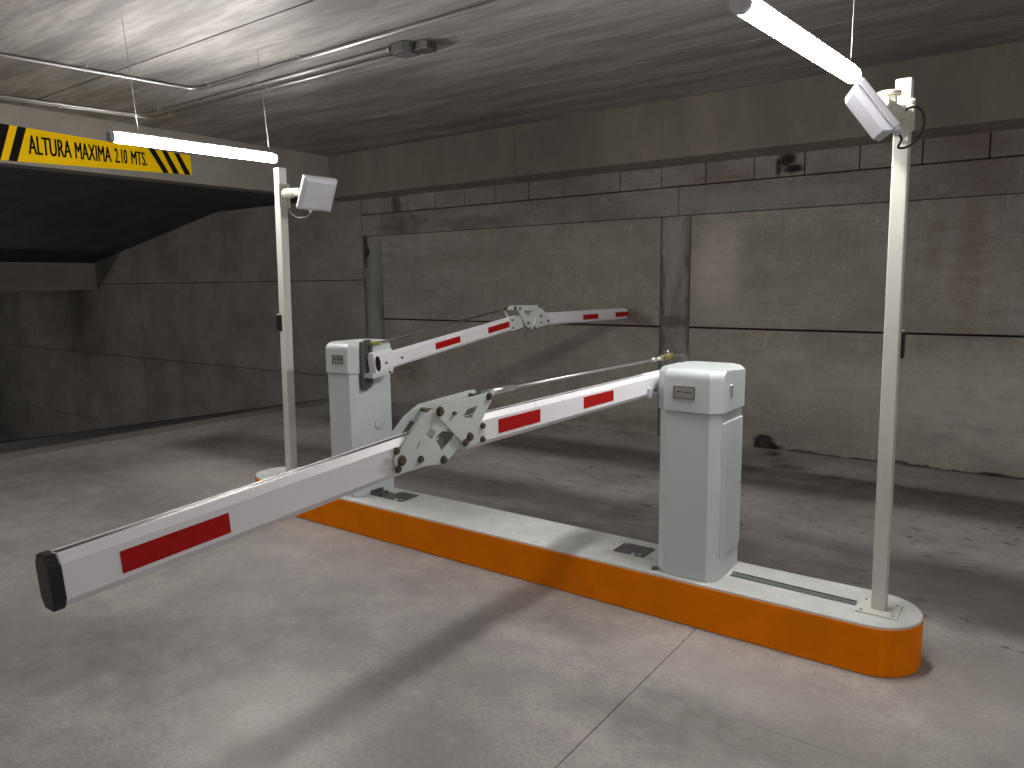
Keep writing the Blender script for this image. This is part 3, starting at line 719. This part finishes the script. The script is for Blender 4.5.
tube('arm_knuckle', [(-4.17, 3.262, 2.222), (-4.17, 3.338, 2.222)], .026, 'cream_plastic', t, 14)
g_ = c-n*.03-v*.116*(1 if v.z > 0 else -1)-u*.02
dn = Vector((0, 0, -1))
tube('cable_gland', [g_, g_+dn*.022], .011, 'white_plastic', t, 12)
pts = [g_+dn*.022, g_+Vector((-.03, 0, -.05)), g_+Vector((-.12, 0, -.055)), Vector((-4.26, 3.29, 2.07)), Vector((-4.31, 3.29, 2.13)), Vector((-4.30, 3.29, 2.195))]
tube('cable', smooth_pts(pts), .003, 'lamp_body', t, 8, label='thin grey cable')

# ------------------------------------------------------------------ conduits on the ceiling
def conduit(pts, label, clamps, r=.0125):
    t = thing('conduit', tuple(pts[0]), label, 'conduit', 'steel conduits clipped under the ceiling')
    tube('pipe', pts, r, 'zinc', t, 12)
    for x, y, ax in clamps:
        bm = bmesh.new(); z = 3.27
        if ax == 'x':
            box_bm(bm, x-.008, x+.008, y-.045, y+.045, 3.293, 3.2995); box_bm(bm, x-.008, x+.008, y-.017, y+.017, z-.0165, z-.0130)
            box_bm(bm, x-.008, x+.008, y-.017, y-.0135, z-.0130, 3.293); box_bm(bm, x-.008, x+.008, y+.0135, y+.017, z-.0130, 3.293)
        else:
            box_bm(bm, x-.045, x+.045, y-.008, y+.008, 3.293, 3.2995); box_bm(bm, x-.017, x+.017, y-.008, y+.008, z-.0165, z-.0130)
            box_bm(bm, x-.017, x-.0135, y-.008, y+.008, z-.0130, 3.293); box_bm(bm, x+.0135, x+.017, y-.008, y+.008, z-.0130, 3.293)
        link('pipe_clamp', bm_mesh(bm), 'steel', t)
        tube('clamp_screw', [(x+(.03 if ax == 'y' else 0), y+(.03 if ax == 'x' else 0), 3.293), (x+(.03 if ax == 'y' else 0), y+(.03 if ax == 'x' else 0), 3.262)], .004, 'steel', t, 6)
Z = 3.27
a = Vector((-6.55, .3, Z)); b = Vector((-6.10, 3.66, Z)); c_ = Vector((-6.085, 3.762, Z))
conduit([a, *arc(c_, b, Vector((-5.98, 3.762, Z))), Vector((8.0, 3.765, Z))], 'single conduit with the outermost bend, running past the junction boxes', [(-6.20, 2.9, 'y'), (-4.68, 3.762, 'x'), (-5.88, 3.762, 'x'), (-2.6, 3.764, 'x')])
JX = -4.006
conduit([Vector((-8.0+.02, .6, Z)), *arc(Vector((-7.40, 3.99, Z)), Vector((-7.43, 3.80, Z)), Vector((-7.20, 3.99, Z))), Vector((JX, 4.005, Z))], 'middle conduit of three, bending towards the steel junction box', [(-7.53, 3.25, 'y'), (-7.1, 3.99, 'x'), (-5.58, 3.998, 'x')])
conduit([Vector((-8.0+.02, 1.1, Z)), *arc(Vector((-7.46, 4.12, Z)), Vector((-7.49, 3.93, Z)), Vector((-7.25, 4.12, Z))), Vector((JX, 4.135, Z))], 'innermost conduit, closest to the beam with the yellow sign', [(-7.60, 3.30, 'y'), (-7.15, 4.12, 'x'), (-5.58, 4.127, 'x')])
jb = thing('junction_box', (-3.92, 4.07, 3.30), 'dark steel junction box where two conduits end, on the ceiling', 'junction box', 'junction boxes at the conduit ends')
def octo(cx, cy, r, k=.35): return [(cx-r, cy-r*(1-k)), (cx-r*(1-k), cy-r), (cx+r*(1-k), cy-r), (cx+r, cy-r*(1-k)), (cx+r, cy+r*(1-k)), (cx+r*(1-k), cy+r), (cx-r*(1-k), cy+r), (cx-r, cy+r*(1-k))]
plateZ('box_body', octo(-3.895, 4.07, .088), 3.235, 3.2995, 'gunmetal', jb, bevel=.004)
plateZ('box_lid', octo(-3.895, 4.07, .075), 3.231, 3.235, 'hatch', jb)
for y_ in (4.005, 4.135): tube('pipe_connector', [(-4.005, y_, Z), (-3.984, y_, Z)], .018, 'steel', jb, 12)
jb = thing('junction_box', (-3.74, 4.10, 3.30), 'smaller dark slotted junction box beyond the larger one', 'junction box', 'junction boxes at the conduit ends')
plateZ('box_body', octo(-3.740, 4.115, .062, .2), 3.240, 3.2995, 'gunmetal', jb, bevel=.003)
for k_ in range(3): box('slot', -3.6785, -3.6765, 4.075+.03*k_, 4.087+.03*k_, 3.252, 3.290, 'black', jb)

# ------------------------------------------------------------------ sign lettering and bars, last
for (t0, t1), (b0, b1) in SIGNBARS: bar(t0, t1, b0, b1)
def zt(f): return (edge(3.2, ZL)+(edge(3.2, ZT)-edge(3.2, ZL))*f, edge(4.4, ZL)+(edge(4.4, ZT)-edge(4.4, ZL))*f)
def zy(y, f): return edge(y, ZL)+(edge(y, ZT)-edge(y, ZL))*f
def wd(s, y0, y1, f0=.24, f1=.80): return (s, y0, y1, (zy(y0, f0), zy(y1, f0)), (zy(y0, f1), zy(y1, f1)))
sign_text([wd('ALTURA', 3.155, 3.545), wd('MAXIMA', 3.575, 3.93), wd('2.10', 3.965, 4.095), wd('MTS.', 4.135, 4.305)])
